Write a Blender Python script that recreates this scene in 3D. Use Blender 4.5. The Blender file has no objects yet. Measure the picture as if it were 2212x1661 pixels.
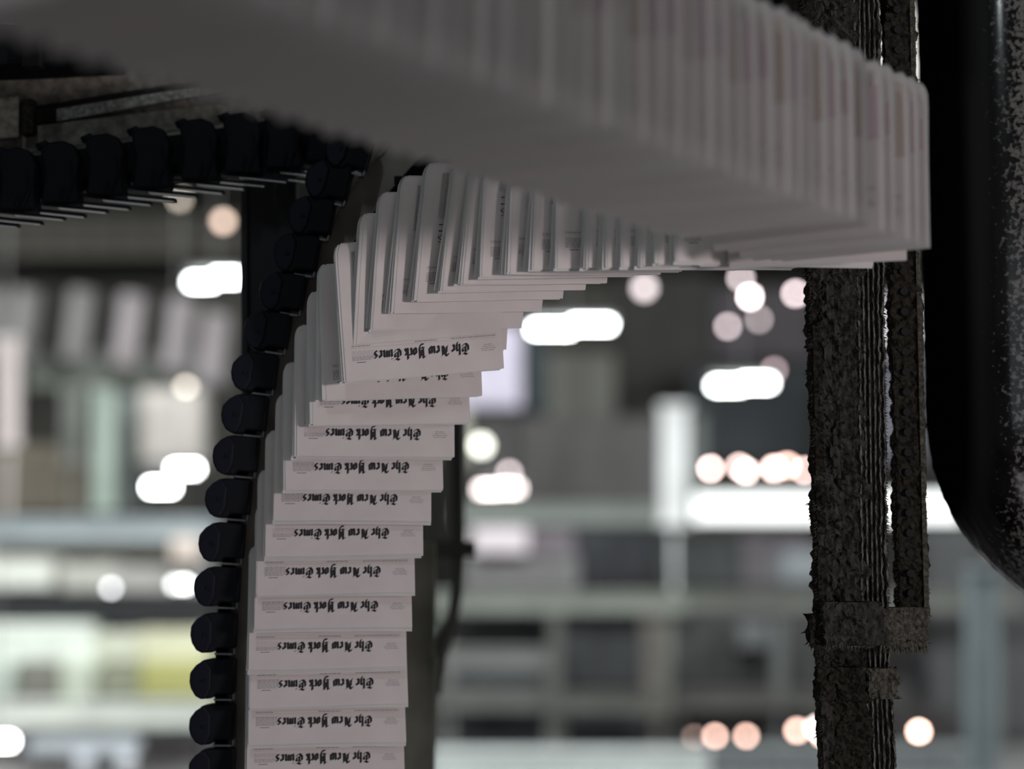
import bpy, bmesh, math, random
from mathutils import Vector, Matrix, noise
random.seed(7)
C = bpy.context.scene.collection
SC = bpy.context.scene
R = math.radians
F = 4200.0; CU, CV = 1106.0, 830.5
AL = math.atan(419.5 / F); CAMZ = 1.6
FW = Vector((0, math.cos(AL), math.sin(AL))); UP = Vector((0, -math.sin(AL), math.cos(AL))); RT = Vector((1, 0, 0))
CAM = Vector((0, 0, CAMZ))
def at(u, v, d):
    """world point seen at (u, v) of the photograph, d metres ahead of the camera"""
    return CAM + RT * ((u - CU) / F * d) - UP * ((v - CV) / F * d) + FW * d
def m(px, d): return px / F * d

# ------------------------------------------------------------------ camera / view
cam = bpy.data.cameras.new('camera'); co = bpy.data.objects.new('camera', cam); C.objects.link(co)
co.location = CAM; co.rotation_euler = (math.pi / 2 + AL, 0, 0)
cam.sensor_width = 36; cam.lens = 36 * F / 2212
cam.clip_start = .05; cam.clip_end = 200
cam.dof.use_dof = True; cam.dof.focus_distance = 3.66; cam.dof.aperture_fstop = 1.03
SC.camera = co
SC.view_settings.view_transform = 'Standard'; SC.view_settings.look = 'None'
SC.view_settings.exposure = 0; SC.view_settings.gamma = 1; SC.view_settings.use_curve_mapping = False
SC.cycles.use_denoising = True
SC.cycles.max_bounces = 6; SC.cycles.diffuse_bounces = 3
SC.cycles.sample_clamp_indirect = 4
w = bpy.data.worlds.new('world'); SC.world = w; w.use_nodes = True
w.node_tree.nodes['Background'].inputs[0].default_value = (.55, .57, .62, 1)
w.node_tree.nodes['Background'].inputs[1].default_value = .1

# ------------------------------------------------------------------ materials
def mat(name, col, rough=.8, metal=0, nz=0, nscale=20, bump=0, spec=.3, col2=None, stretch=(1, 1, 1), detail=4):
    M = bpy.data.materials.new(name); M.use_nodes = True; t = M.node_tree; b = t.nodes['Principled BSDF']
    b.inputs['Base Color'].default_value = (*col, 1); b.inputs['Roughness'].default_value = rough
    b.inputs['Metallic'].default_value = metal; b.inputs['Specular IOR Level'].default_value = spec
    if nz or bump or col2:
        tc = t.nodes.new('ShaderNodeTexCoord'); mp = t.nodes.new('ShaderNodeMapping'); mp.inputs['Scale'].default_value = stretch
        n = t.nodes.new('ShaderNodeTexNoise'); n.inputs['Scale'].default_value = nscale; n.inputs['Detail'].default_value = detail
        t.links.new(tc.outputs['Object'], mp.inputs[0]); t.links.new(mp.outputs[0], n.inputs[0])
        if nz or col2:
            cr = t.nodes.new('ShaderNodeValToRGB'); c2 = col2 or tuple(c * (1 - nz) for c in col)
            cr.color_ramp.elements[0].position = .35; cr.color_ramp.elements[1].position = .65
            cr.color_ramp.elements[0].color = (*c2, 1); cr.color_ramp.elements[1].color = (*col, 1)
            t.links.new(n.outputs[0], cr.inputs[0]); t.links.new(cr.outputs[0], b.inputs['Base Color'])
        if bump:
            bp = t.nodes.new('ShaderNodeBump'); bp.inputs['Strength'].default_value = bump; bp.inputs['Distance'].default_value = .004
            t.links.new(n.outputs[0], bp.inputs['Height']); t.links.new(bp.outputs[0], b.inputs['Normal'])
    return M
def emat(name, col, s):
    M = bpy.data.materials.new(name); M.use_nodes = True; b = M.node_tree.nodes['Principled BSDF']
    b.inputs['Base Color'].default_value = (.8, .8, .8, 1)
    b.inputs['Emission Color'].default_value = (*col, 1); b.inputs['Emission Strength'].default_value = s
    return M
def paper_mat(name, col, trans=.25):
    M = mat(name, col, .9, nz=.07, nscale=14, spec=.1); t = M.node_tree; b = t.nodes['Principled BSDF']
    tr = t.nodes.new('ShaderNodeBsdfTranslucent'); tr.inputs[0].default_value = (*col, 1)
    mx = t.nodes.new('ShaderNodeMixShader'); mx.inputs[0].default_value = trans
    o = t.nodes['Material Output']
    t.links.new(b.outputs[0], mx.inputs[1]); t.links.new(tr.outputs[0], mx.inputs[2]); t.links.new(mx.outputs[0], o.inputs[0])
    return M
PAPER = paper_mat('newsprint', (.62, .575, .575), .12)
PAPERI = paper_mat('newsprint_inner', (.58, .575, .58), .12)
INK = mat('black_ink', (.02, .02, .024), .8)
GINK = mat('grey_small_print', (.25, .23, .245), .9)
RINK = mat('tinted_print', (.46, .38, .41), .9)
TINK = mat('tan_print', (.42, .37, .33), .9)
PINK_ = mat('printed_photo', (.22, .2, .2), .9, nz=.5, nscale=60)
BLACKP = mat('black_rubber', (.006, .007, .01), .7, spec=.1)
BLACKC = mat('black_cap', (.004, .005, .011), .6, spec=.15)
EDGE = mat('blade_highlight', (.4, .38, .38), .4, metal=1)  # pale metal standing in for the glint on the blade edges
BLADE = mat('dull_blade', (.12, .12, .13), .45, metal=.8)
RAIL = mat('brown_grey_steel', (.26, .245, .215), .7, nz=.35, nscale=9, bump=.2)
SLOT = mat('dark_channel', (.004, .004, .004), .9)
DUSTB = mat('dusty_steel', (.2, .19, .165), .95, nz=.5, nscale=60, bump=.6)
DUSTL = mat('pale_dusty_strut', (.27, .29, .27), .95, nz=.6, nscale=110, bump=.8)
STEEL = mat('bright_steel', (.6, .6, .6), .3, metal=1)
LINT = mat('grey_lint', (.045, .044, .04), 1, nz=.65, nscale=120, bump=1, spec=0, stretch=(1, 1, .5))
LINTD = mat('dark_brown_lint', (.028, .026, .022), 1, nz=.6, nscale=120, bump=1, spec=0)
LINTL = mat('pale_lint', (.085, .082, .07), 1, nz=.6, nscale=140, bump=1, spec=0)
LINTR = mat('streaky_lint', (.13, .128, .12), 1, col2=(.02, .02, .018), nscale=150, bump=1, spec=0, stretch=(1, 1, .3))
HOLE = mat('hole_dark', (.01, .01, .01), .9)

# ------------------------------------------------------------------ object helpers
def tag(o, label=None, cat=None, group=None, kind=None):
    if label: o['label'] = label
    if cat: o['category'] = cat
    if group: o['group'] = group
    if kind: o['kind'] = kind
    return o
def empty(name, loc, label, cat, group=None):
    o = bpy.data.objects.new(name, None); C.objects.link(o); o.location = loc; o.empty_display_size = .1
    return tag(o, label, cat, group)
def link(name, me, parent=None):
    o = bpy.data.objects.new(name, me); C.objects.link(o)
    if parent: o.parent = parent
    return o
class MB:
    def __init__(s): s.v = []; s.f = []; s.mi = []
    def add(s, vs, fs, mi=0):
        b = len(s.v); s.v += [tuple(p) for p in vs]; s.f += [tuple(b + i for i in f) for f in fs]; s.mi += [mi] * len(fs)
    def box(s, c, X, Y, Z, mi=0):
        """centre and three half-extent vectors"""
        c = Vector(c); X = Vector(X); Y = Vector(Y); Z = Vector(Z)
        vs = [c + a * X + b * Y + e * Z for a in (-1, 1) for b in (-1, 1) for e in (-1, 1)]
        s.add(vs, [(0, 1, 3, 2), (4, 6, 7, 5), (0, 4, 5, 1), (2, 3, 7, 6), (0, 2, 6, 4), (1, 5, 7, 3)], mi)
    def prism(s, poly, off, mi=0):
        n = len(poly); off = Vector(off); P = [Vector(p) for p in poly]
        s.add(P + [p + off for p in P], [tuple(range(n - 1, -1, -1)), tuple(range(n, 2 * n))] + [(i, (i + 1) % n, n + (i + 1) % n, n + i) for i in range(n)], mi)
    def tube(s, pts, r, n=12, mi=0, cap=True):
        pts = [Vector(p) for p in pts]; rr = r if isinstance(r, (list, tuple)) else [r] * len(pts); rings = []
        ref = None
        for i, p in enumerate(pts):
            t = (pts[min(i + 1, len(pts) - 1)] - pts[max(i - 1, 0)]).normalized()
            if ref is None: ref = Vector((0, 1, 0)) if abs(t.y) < .8 else Vector((1, 0, 0))
            a = (ref - t * ref.dot(t)).normalized(); ref = a; b = t.cross(a)
            rings.append([p + rr[i] * (math.cos(2 * math.pi * k / n) * a + math.sin(2 * math.pi * k / n) * b) for k in range(n)])
        vs = [q for ring in rings for q in ring]; fs = []
        for i in range(len(pts) - 1):
            for k in range(n): fs.append((i * n + k, i * n + (k + 1) % n, (i + 1) * n + (k + 1) % n, (i + 1) * n + k))
        if cap: fs += [tuple(range(n - 1, -1, -1)), tuple((len(pts) - 1) * n + k for k in range(n))]
        s.add(vs, fs, mi)
    def build(s, name, mats, parent=None, bevel=0, smooth=False, seg=2, recentre=False):
        me = bpy.data.meshes.new(name); v = s.v; off = None
        if recentre:
            xs = [Vector(p) for p in v]
            off = Vector(((min(p.x for p in xs) + max(p.x for p in xs)) / 2, (min(p.y for p in xs) + max(p.y for p in xs)) / 2, min(p.z for p in xs)))
            v = [tuple(p - off) for p in xs]
        me.from_pydata(v, [], s.f); me.update()
        for mm in (mats if isinstance(mats, (list, tuple)) else [mats]): me.materials.append(mm)
        me.polygons.foreach_set('material_index', s.mi)
        bm = bmesh.new(); bm.from_mesh(me); bmesh.ops.recalc_face_normals(bm, faces=bm.faces); bm.to_mesh(me); bm.free()
        if smooth: me.polygons.foreach_set('use_smooth', [True] * len(me.polygons))
        o = link(name, me, parent)
        if off is not None: o.location = off
        if bevel:
            b = o.modifiers.new('bevel', 'BEVEL'); b.width = bevel; b.segments = seg; b.limit_method = 'ANGLE'
        return o
def loc(o, root):   # put a world-built child under a root that only has a location
    o.parent = root; o.location = -Vector(root.location); return o

# ------------------------------------------------------------------ blackletter masthead
N_ = (.33, .2)
G = {
 'T': (1.32, [[(.02, 1.22), (.3, 1.42), (.8, 1.2), (1.1, 1.42)], [(.42, 1.1), (.08, .85), (.08, .35), (.4, 0), (.75, .05), (1.0, .35)], [(.5, 1.1), (.5, .3)], [(.82, 1.0), (.98, .8), (.82, .45)]]),
 'h': (.84, [[(.1, 1.42), (.08, .1), (.2, 0)], [(.12, .7), (.35, .88), (.52, .7), (.52, .05), (.34, -.3)]]),
 'e': (.68, [[(.08, .8), (.08, .15), (.24, 0), (.46, .16)], [(.1, .78), (.28, .9), (.42, .66), (.12, .46)]]),
 'N': (1.34, [[(-.02, 1.1), (.14, 1.4), (.34, 1.32), (.78, .1), (1.0, .12)], [(.28, 1.0), (.2, .2), (-.02, 0)], [(1.06, 1.42), (.8, 1.2), (.84, .2)], [(.5, .35), (.56, .33)], [(.54, 1.12), (.6, 1.1)]]),
 'w': (1.16, [[(.06, .92), (.1, .12), (.28, 0), (.44, .14)], [(.46, .9), (.46, .12), (.64, 0), (.84, .18)], [(.78, .95), (.84, .7), (.84, .18)]]),
 'Y': (1.28, [[(-.02, 1.18), (.2, 1.42), (.3, 1.3), (.3, .25), (.1, .02)], [(.3, .12), (.5, 0), (.72, .2)], [(.62, 1.3), (.84, 1.42), (.84, .1), (.6, -.42), (.2, -.36), (.02, -.48)], [(.5, 1.1), (.5, .3)]]),
 'o': (.72, [[(.08, .76), (.08, .18), (.3, 0), (.46, .16), (.46, .72), (.26, .9), (.08, .76)]]),
 'r': (.58, [[(.06, .9), (.1, .1), (.22, 0)], [(.12, .66), (.3, .88), (.4, .76)]]),
 'k': (.76, [[(.1, 1.42), (.08, .1), (.2, 0)], [(.12, .5), (.32, .86), (.44, .7), (.2, .46), (.5, .02)]]),
 'i': (.4, [[(.04, .88), (.1, .78), (.1, .1), (.2, 0)], [(.08, 1.22), (.16, 1.2)]]),
 'm': (1.2, [[(.04, .88), (.1, .76), (.1, .05)], [(.14, .7), (.32, .88), (.46, .74), (.46, .05)], [(.5, .7), (.68, .88), (.84, .74), (.84, .1), (.96, 0)]]),
 's': (.64, [[(.44, .82), (.26, .9), (.08, .68), (.44, .32), (.3, .02), (.04, .1)]]),
 ' ': (.36, []),
}
H2 = {'N': (.95, [[(.1, 0), (.1, 1)], [(.1, 1), (.72, 0)], [(.72, 0), (.72, 1)]]), 'T': (.8, [[(0, 1), (.68, 1)], [(.34, 1), (.34, 0)]]),
      'S': (.75, [[(.6, .85), (.35, 1), (.1, .85), (.12, .62), (.55, .4), (.6, .15), (.35, 0), (.05, .13)]])}
def strokes(text, font, nib):
    x = 0; qs = []
    for ch in text:
        adv, sts = font[ch]
        for st in sts:
            for a, b in zip(st[:-1], st[1:]):
                if abs((b[0] - a[0]) * nib[1] - (b[1] - a[1]) * nib[0]) < 1e-4: continue
                qs.append([(x + a[0], a[1]), (x + a[0] + nib[0], a[1] + nib[1]), (x + b[0] + nib[0], b[1] + nib[1]), (x + b[0], b[1])])
        x += adv
    return qs, x

# ------------------------------------------------------------------ the newspaper
W, H = .305, .26
def bend(x, y, v, k):
    """gentle waviness of one leaf"""
    return .0016 * math.sin(9 * y + v * 1.7 + k) * (1 - y / H) + .0022 * math.sin(7 * x + v) * (1 - y / H) ** 2
def leaf(mb, v, k, half, sgn, xa, xb, ybot, splay=0, curl=0, mi=0, nx=8, ny=14):
    pass
def sheet_profile(v, half, ybot_f, ybot_b, splay_f, splay_b, htop):
    """list of (y, z) from the front free edge over the fold to the back free edge"""
    pr = []
    ys = [0, .1, .2, .3, .4, .5, .6, .7, .78, .86]
    for t in ys:
        y = ybot_f + (htop - ybot_f) * t
        pr.append((y, half + splay_f * (1 - t) ** 1.6 + (.004 * max(0, t - .55) / .4)))
    rb = half + .003
    for a in (10, 35, 60, 90, 120, 145, 170):
        pr.append((htop - .022 + .022 * math.sin(R(a)), rb * math.cos(R(a))))
    for t in reversed(ys):
        y = ybot_b + (htop - ybot_b) * t
        pr.append((y, -half - splay_b * (1 - t) ** 1.6 - (.004 * max(0, t - .55) / .4)))
    return pr
def add_sheet(mb, v, half, yf, yb, sf, sb, htop, x0, x1, mi=0, corner=0, vb=None, dxb=0):
    vb = v if vb is None else vb
    pr = sheet_profile(v, half, yf, yb, sf, sb, htop); nx = 12; b = len(mb.v)
    for j, (y, z) in enumerate(pr):
        for i in range(nx + 1):
            x = x0 + (x1 - x0) * i / nx
            zz = z + bend(x, y, vb, 0)
            yy = y + .0012 * math.sin(11 * x + v) * (1 - y / H)
            xx = x
            e = max(0, (y - (H - .026)) / .026)      # the ends of the half fold round off
            if e > 0:
                q = abs(2 * (x - (x0 + x1) / 2) / (x1 - x0))
                if q > .83: xx = x - math.copysign(.0095 * e * e, x) * (q - .83) / .17
            if corner and j < 8:       # dog-eared outer corner lifting off the page
                e = max(0, 1 - (x - x0) / .06) * max(0, 1 - y / .16)
                zz += corner * e; xx += corner * .7 * e
            if dxb and j > 13: xx -= dxb * (1.15 - y / H) * (1 if i < nx / 2 else .5)
            mb.v.append((xx, yy, zz))
    for j in range(len(pr) - 1):
        for i in range(nx):
            a = b + j * (nx + 1) + i; mb.f.append((a, a + 1, a + nx + 2, a + nx + 1)); mb.mi.append(mi)
def newspaper_meshes(v, splay, corner):
    rnd = random.Random(v)
    half = .0042
    mb = MB(); add_sheet(mb, v, half, 0, .002, 0, splay, H, -W / 2, W / 2)
    def zf(x, y):
        t = y / H
        return half + (.004 * max(0, t - .55) / .4) + bend(x, y, v, 0) + .0006
    def quad(q, mi):
        mb.add([(x, y, zf(x, y)) for x, y in q], [(0, 1, 2, 3)], mi)
    def bar(x0, x1, y0, y1, mi):
        n = max(1, int((x1 - x0) / .03))
        for i in range(n):
            a = x0 + (x1 - x0) * i / n; b = x0 + (x1 - x0) * (i + 1) / n
            quad([(a, y0), (b, y0), (b, y1), (a, y1)], mi)
    def words(x0, x1, y, h, mi):
        x = x0
        while x < x1 - .002:
            wd = rnd.uniform(.003, .009); e = min(x1, x + wd); bar(x, e, y, y + h, mi); x = e + .0012
    # masthead, upside down as the sheet hangs
    qs, wd = strokes('The New York Times', G, N_); s = .184 / wd; xr = -.004 + .092
    for q in qs: quad([(xr - a * s, .0545 - b * s * 1.16) for a, b in q], 1)
    L = -W / 2
    # box of small print beside the masthead (left as it hangs)
    for i in range(7): words(L + .014, L + .056 - (.006 if i == 0 else 0), .038 + i * .0027, .0012, 2 + (v % 2 if i > 2 else 0))
    bar(L + .022, L + .04, .0335, .0345, 1)
    for i, (a, b) in enumerate(((.264, .29), (.262, .291), (.266, .288), (.268, .286))): words(L + a, L + b, .037 + i * .0036, .0011, 2)
    # dateline
    bar(L + .012, L + .293, .0612, .0615, 2)
    words(L + .014, L + .05, .064, .0016, 2); words(L + .135, L + .178, .064, .0018, 2); words(L + .205, L + .292, .064, .0016, 2)
    bar(L + .012, L + .293, .0675, .0678, 2)
    # page below the dateline
    qs, wd = strokes('NTS', H2, (.17, .04)); s = .0135
    for q in qs: quad([(L + .03 + wd * s - (a - .12 * b) * s + 0, .126 - b * s) for a, b in q], 1)
    for y in (.133, .145): words(L + .03, L + .075, y, .002, 1)
    for c in range(6):
        xa = L + .026 + c * .0455
        if c in (2, 3): continue
        y = .158
        while y < .242:
            words(xa, xa + .041, y, .0011, 2); y += .0026
    bar(L + .117, L + .207, .158, .232, 4)
    bar(L + .268, L + .3, .15 - .012 * (v % 3), .2 + .02 * (v % 3), (3, 3, 5)[v % 3])

    cover = bpy.data.meshes.new('cover_sheet'); cover.from_pydata(mb.v, [], mb.f)
    for mm in (PAPER, INK, GINK, RINK, PINK_, TINK): cover.materials.append(mm)
    cover.polygons.foreach_set('material_index', mb.mi); cover.update()
    cover.polygons.foreach_set('use_smooth', [True] * len(cover.polygons))
    mi = MB()
    for q in range(5):
        hh = half - .0008 - q * .00072
        add_sheet(mi, v + q * 2.3, hh, rnd.uniform(0, .003), -rnd.uniform(-.002, .004) - (0.002 if q < 2 else 0), 0, splay * (.8 - .2 * q) + rnd.uniform(0, .0006), H - .0012 * (q + 1),
                  -W / 2 - rnd.uniform(-.001, .0035 + splay * .25), W / 2 + rnd.uniform(-.003, .001), vb=v, dxb=(splay * (.14 + .34 * (4 - q) / 4) if splay > .005 else 0) * rnd.uniform(.6, 1.2))
    inner = bpy.data.meshes.new('inner_pages'); inner.from_pydata(mi.v, [], mi.f); inner.materials.append(PAPERI); inner.update()
    inner.polygons.foreach_set('use_smooth', [True] * len(inner.polygons))
    fl = None
    if corner:
        mf = MB(); n = 8; b = 0
        for j in range(n + 1):
            for i in range(n + 1):
                a = i / n; y = .012 + .19 * j / n; wd = .035 * (1 - (j / n) ** 1.3)
                x = L + .002 + a * wd * .6 - (.006 * (1 - j / n)); z = -half - .004 - corner * (1 - j / n) * (1 - a * .9) * .9
                mf.v.append((x, y, z))
        for j in range(n):
            for i in range(n):
                q = j * (n + 1) + i; mf.f.append((q, q + 1, q + n + 2, q + n + 1)); mf.mi.append(0)
        fl = bpy.data.meshes.new('loose_flap'); fl.from_pydata(mf.v, [], mf.f); fl.materials.append(PAPERI); fl.update()
        fl.polygons.foreach_set('use_smooth', [True] * len(fl.polygons))
    return cover, inner, fl
VAR = {}
def variant(kind, i):
    key = (kind, i)
    if key not in VAR:
        VAR[key] = newspaper_meshes(i + {'tight': 0, 'open': 10, 'flap': 20, 'parted': 30}[kind], {'tight': .002, 'parted': .0055, 'open': .013, 'flap': .017}[kind], .016 if kind == 'flap' else 0)
    return VAR[key]
def newspaper(BL, psi, tau, rho, kind, i, label, group, sy=1):
    """BL: world position of the lower left front corner; psi yaw, tau tilt of the free edge towards the face, rho roll"""
    psi, tau, rho = R(psi), R(tau), R(rho)
    n = Vector((math.sin(psi), -math.cos(psi), 0)); X = Vector((math.cos(psi), math.sin(psi), 0)); U = Vector((0, 0, 1))
    U2 = math.cos(tau) * U - math.sin(tau) * n; n2 = math.cos(tau) * n + math.sin(tau) * U
    X3 = math.cos(rho) * X + math.sin(rho) * U2; U3 = -math.sin(rho) * X + math.cos(rho) * U2
    o = empty('newspaper', (0, 0, 0), label, 'newspaper', group)
    M4 = Matrix((X3, U3, n2)).transposed().to_4x4(); M4.translation = BL + X3 * W / 2
    o.matrix_world = M4 @ Matrix.Diagonal((1, sy, 1, 1))
    cv, inn, fl = variant(kind, i)
    link('cover_sheet', cv, o); link('inner_pages', inn, o)
    if fl: link('loose_page_corner', fl, o)
    return o

ORD = ['lowest', 'second', 'third', 'fourth', 'fifth', 'sixth', 'seventh', 'eighth', 'ninth', 'tenth', 'eleventh', 'twelfth', 'thirteenth', 'fourteenth', 'fifteenth',
       'sixteenth', 'seventeenth', 'eighteenth', 'nineteenth', 'twentieth']
RISE = [  # lower left corner (u, v), depth, yaw, tilt, roll
 (531, 1768, 3.76, 6.5, 23, .8), (533, 1690, 3.76, 6.5, 23, .8), (537, 1611, 3.76, 6.5, 23, .8), (540, 1530, 3.76, 6, 22, 1.1), (537, 1447, 3.76, 5, 21, .6), (550, 1361, 3.765, 5, 20, .9),
 (555, 1286, 3.765, 4.5, 18, .8), (573, 1202, 3.765, 4, 16, .6), (591, 1126, 3.765, 4, 14, .0), (617, 1060, 3.76, 5, 11, 1.3), (641, 985, 3.75, 8, 6, .4),
 (676, 918, 3.735, 12, 1, 1.4), (704, 864, 3.71, 15, -6, 2.6), (748, 824, 3.66, 15, -9, 6.4), (768, 757, 3.66, 22, -16, 3), (804, 711, 3.645, 25, -20, 3.9),
 (849, 676, 3.63, 27, -22, 4.4), (899, 650, 3.61, 28, -22, 4.8), (954, 628, 3.59, 28, -22, 4.7), (999, 613, 3.57, 27, -20, 4.2)]
RUN = [(1040, 598, 3.552), (1100, 592, 3.535), (1150, 583, 3.517), (1203, 580, 3.5), (1270, 578, 3.483), (1310, 579, 3.468), (1345, 577, 3.453), (1388, 574, 3.44), (1420, 571, 3.427), (1462, 566, 3.413)]
k = 0
looks = {0: 'only its top rounded fold in view', 13: 'its free edge tilted up to the right', 12: 'half of its title hidden under a tilted copy'}
for (u, v, d, a, b, c) in RISE:
    if k > 9: a += random.uniform(-2.5, 2.5); b += random.uniform(-1.5, 1.5)
    kind = 'tight' if k < 9 else ('open' if k % 4 else 'flap')
    if k < 9 and k % 3 == 1: kind = 'parted'
    if k == 0:
        lab = 'folded newspaper under the lowest title of the rising stream, cut off by the frame'
    elif k <= 11:
        lab = f'folded newspaper on the rising stream, upside-down title fully shown, {"lowest" if k == 1 else ORD[k-1] + " from below"}'
    elif k == 12: lab = 'folded newspaper on the rising stream with half its title hidden under a tilted copy'
    elif k == 13: lab = 'tilted folded newspaper with topmost wholly readable title, free edge rising to the right'
    else:
        lab = f'fanned newspaper in the bend of the stream, {["first","second","third","fourth","fifth","sixth"][k-14]} above the tilted copy'
    newspaper(at(u, v, d), a + random.uniform(-.5, .5) , b, c + (random.uniform(-.4, .4) if k > 8 else 0), kind, k % 3, lab, 'newspapers rising up the curved rail')
    k += 1
n = len(RUN)
for i, (u, v, d) in enumerate(RUN):
    t = i / (n - 1)
    lab = f'newspaper hanging fanned in the level run under the near stream, {["first","second","third","fourth","fifth","sixth","seventh","eighth","ninth","tenth"][i]} after the bend'
    newspaper(at(u, v, d), 24 - 8 * t + random.uniform(-3, 3), -16 + 14 * t, 3.6 - 1.4 * t, 'flap' if i in (1, 2, 5) else 'open', i % 3, lab, 'newspapers in the level run after the bend')
for j, (x, y, ps) in enumerate(((.333, 3.395, 2), (.384, 3.384, -16))):
    z = CAMZ + .552 - j * .004
    newspaper(Vector((x, y, z)), ps, 0, 0, 'tight', j, ['newspaper at the start of the turn, its corner stepped below the stack end',
              'newspaper in the middle of the turn, just behind the rightmost copy'][j], 'newspapers in the turn')
x, y = .442, 3.368; hd = R(34)
TENS = ['', '', 'twenty', 'thirty', 'forty']; ONES = ['', 'first', 'second', 'third', 'fourth', 'fifth', 'sixth', 'seventh', 'eighth', 'ninth']
TEENS = ['tenth', 'eleventh', 'twelfth', 'thirteenth', 'fourteenth', 'fifteenth', 'sixteenth', 'seventeenth', 'eighteenth', 'nineteenth']
def ordinal(n):
    if n < 10: return ONES[n]
    if n < 20: return TEENS[n - 10]
    return TENS[n // 10] + '-' + ONES[n % 10] if n % 10 else TENS[n // 10][:-1] + 'ieth'
for j in range(40):
    lab = ('rightmost newspaper of the overhead stream, standing out against the black duct' if j == 0 else
           f'grey newspaper in the overhead stream, {ordinal(j + 1)} from its right end')
    newspaper(Vector((x + random.uniform(-.002, .002), y, CAMZ + .552 + random.uniform(-.001, .002))), -34 + random.uniform(-1, 1) - (4 if j == 5 else 0), random.uniform(-1, 1), random.uniform(-.3, .3),
              'tight', j % 3, lab, 'newspapers in the overhead stream', 1.07)
    st = .045 if j != 5 else .08
    x -= math.sin(hd) * st; y -= math.cos(hd) * st

# ------------------------------------------------------------------ conveyor rail behind the rising stream
def lerp(a, b, t): return a + (b - a) * t
LE = [(495, 1900), (494, 1661), (492, 1500), (500, 1300), (508, 1200), (518, 1128), (532, 1033), (546, 942), (568, 859), (599, 768), (641, 646), (666, 577), (693, 525), (727, 466), (768, 397), (810, 345), (860, 290), (930, 235)]
WI = [52, 52, 54, 56, 58, 60, 56, 56, 54, 50, 50, 52, 55, 60, 64, 66, 66, 66]
def ribbon(mb, off0, off1, d0, d1, mi=0, thick=.02, i0=0):
    n = len(LE)
    for i in range(i0, n - 1):
        q = []
        for ii in (i, i + 1):
            u, v = LE[ii]; p, r_ = LE[max(ii - 1, 0)], LE[min(ii + 1, n - 1)]
            tx, ty = r_[0] - p[0], r_[1] - p[1]; L = math.hypot(tx, ty); nx, ny = -ty / L, tx / L
            dd = 3.93
            a0, a1 = off0(ii), off1(ii)
            q.append((at(u + nx * a0, v + ny * a0, dd + d0), at(u + nx * a1, v + ny * a1, dd + d1)))
        (a, b), (c, e) = q
        th = FW * thick
        mb.add([a, b, e, c, a + th, b + th, e + th, c + th], [(0, 1, 2, 3), (7, 6, 5, 4), (0, 4, 5, 1), (2, 6, 7, 3), (0, 3, 7, 4), (1, 5, 6, 2)], mi)
rl = empty('conveyor_rail', at(520, 1661, 3.95), 'curved brown-grey steel conveyor rail behind the rising newspapers', 'conveyor rail')
mb = MB(); ribbon(mb, lambda i: 0, lambda i: WI[i], 0, 0); loc(mb.build('web_plate', RAIL), rl)
mb = MB(); ribbon(mb, lambda i: WI[i] - 2, lambda i: WI[i] + 36, .05, .05); loc(mb.build('channel', SLOT), rl)  # black colour stands in for the shade inside the rail slot
mb = MB(); ribbon(mb, lambda i: WI[i] + 34, lambda i: WI[i] + 150, .0, .02, i0=0); loc(mb.build('flange', RAIL), rl)
mb = MB(); ribbon(mb, lambda i: -3, lambda i: 3, -.006, -.006, thick=.04); loc(mb.build('edge_lip', RAIL), rl)
for (u, v, wd) in ((822, 486, 30), (884, 391, 32), (706, 640, 24), (776, 560, 26)):
    mb = MB(); p = at(u, v, 3.9); mb.box(p, (m(wd, 3.9), 0, 0), (0, .012, 0), (0, 0, m(9, 3.9))); mb.box(p + Vector((m(wd * .6, 3.9), -.004, -.006)), (m(9, 3.9), 0, 0), (0, .012, 0), (0, 0, m(12, 3.9)))
    loc(mb.build('bracket', SLOT, bevel=.002), rl)
mb = MB()
GR = [(411, 1615, 1703), (412, 1519, 1608), (413, 1422, 1508), (415, 1321, 1411), (422, 1222, 1311), (432, 1126, 1216), (446, 1033, 1119), (462, 939, 1028), (481, 853, 936), (502, 762, 846), (530, 672, 757), (563, 590, 672), (593, 505, 590), (625, 425, 510), (662, 350, 432), (706, 285, 365)]
pts = [at(u + 66, (a + b) / 2, 3.9) for (u, a, b) in [(411, 1800, 1890)] + GR]
mb.tube(pts, .014, 8); loc(mb.build('drive_chain', BLACKP), rl)

def gripper_proto():
    o = empty('gripper', (0, 0, 0), 'x', 'gripper', 'black grippers along the curved rail')
    mb = MB()
    # body: local x right, z up, y depth; size .072 x .08
    prof = [(-.012, .036), (.004, .0395), (.052, .0395), (.052, -.030), (.016, -.030), (.010, -.0385), (-.008, -.040), (-.016, -.030), (-.020, 0), (-.018, .026)]
    mb.prism([(x, -.022, z) for x, z in prof], (0, .05, 0)); mb.build('body', BLACKP, o, bevel=.005, seg=3)
    mb = MB(); prof = [(-.005, .038), (-.022, .027), (-.0335, .012), (-.0345, -.006), (-.031, -.02), (-.022, -.034), (-.010, -.0405), (.000, -.038), (.008, -.02), (.009, .02)]
    mb.prism([(x, -.028, z) for x, z in prof], (0, .056, 0)); mb.build('roller_cap', BLACKC, o, bevel=.004, seg=3)
    mb = MB(); mb.tube([(-.005, -.031, -.004), (-.005, .03, -.004)], .004, 10); mb.build('axle_pin', BLACKP, o)
    mb = MB(); mb.box((.03, 0, -.0415), (.018, 0, 0), (0, .012, 0), (0, 0, .0018)); mb.box((.051, 0, -.036), (.0012, 0, 0), (0, .012, 0), (0, 0, .006)); mb.build('clamp_blade', BLADE, o)
    return o
def copy_tree(o):
    c = o.copy(); C.objects.link(c)
    for ch in o.children:
        q = ch.copy(); C.objects.link(q); q.parent = c
        for g in ch.children:
            r = g.copy(); C.objects.link(r); r.parent = q
    return c
gp = gripper_proto(); kids = list(gp.children)
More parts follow.
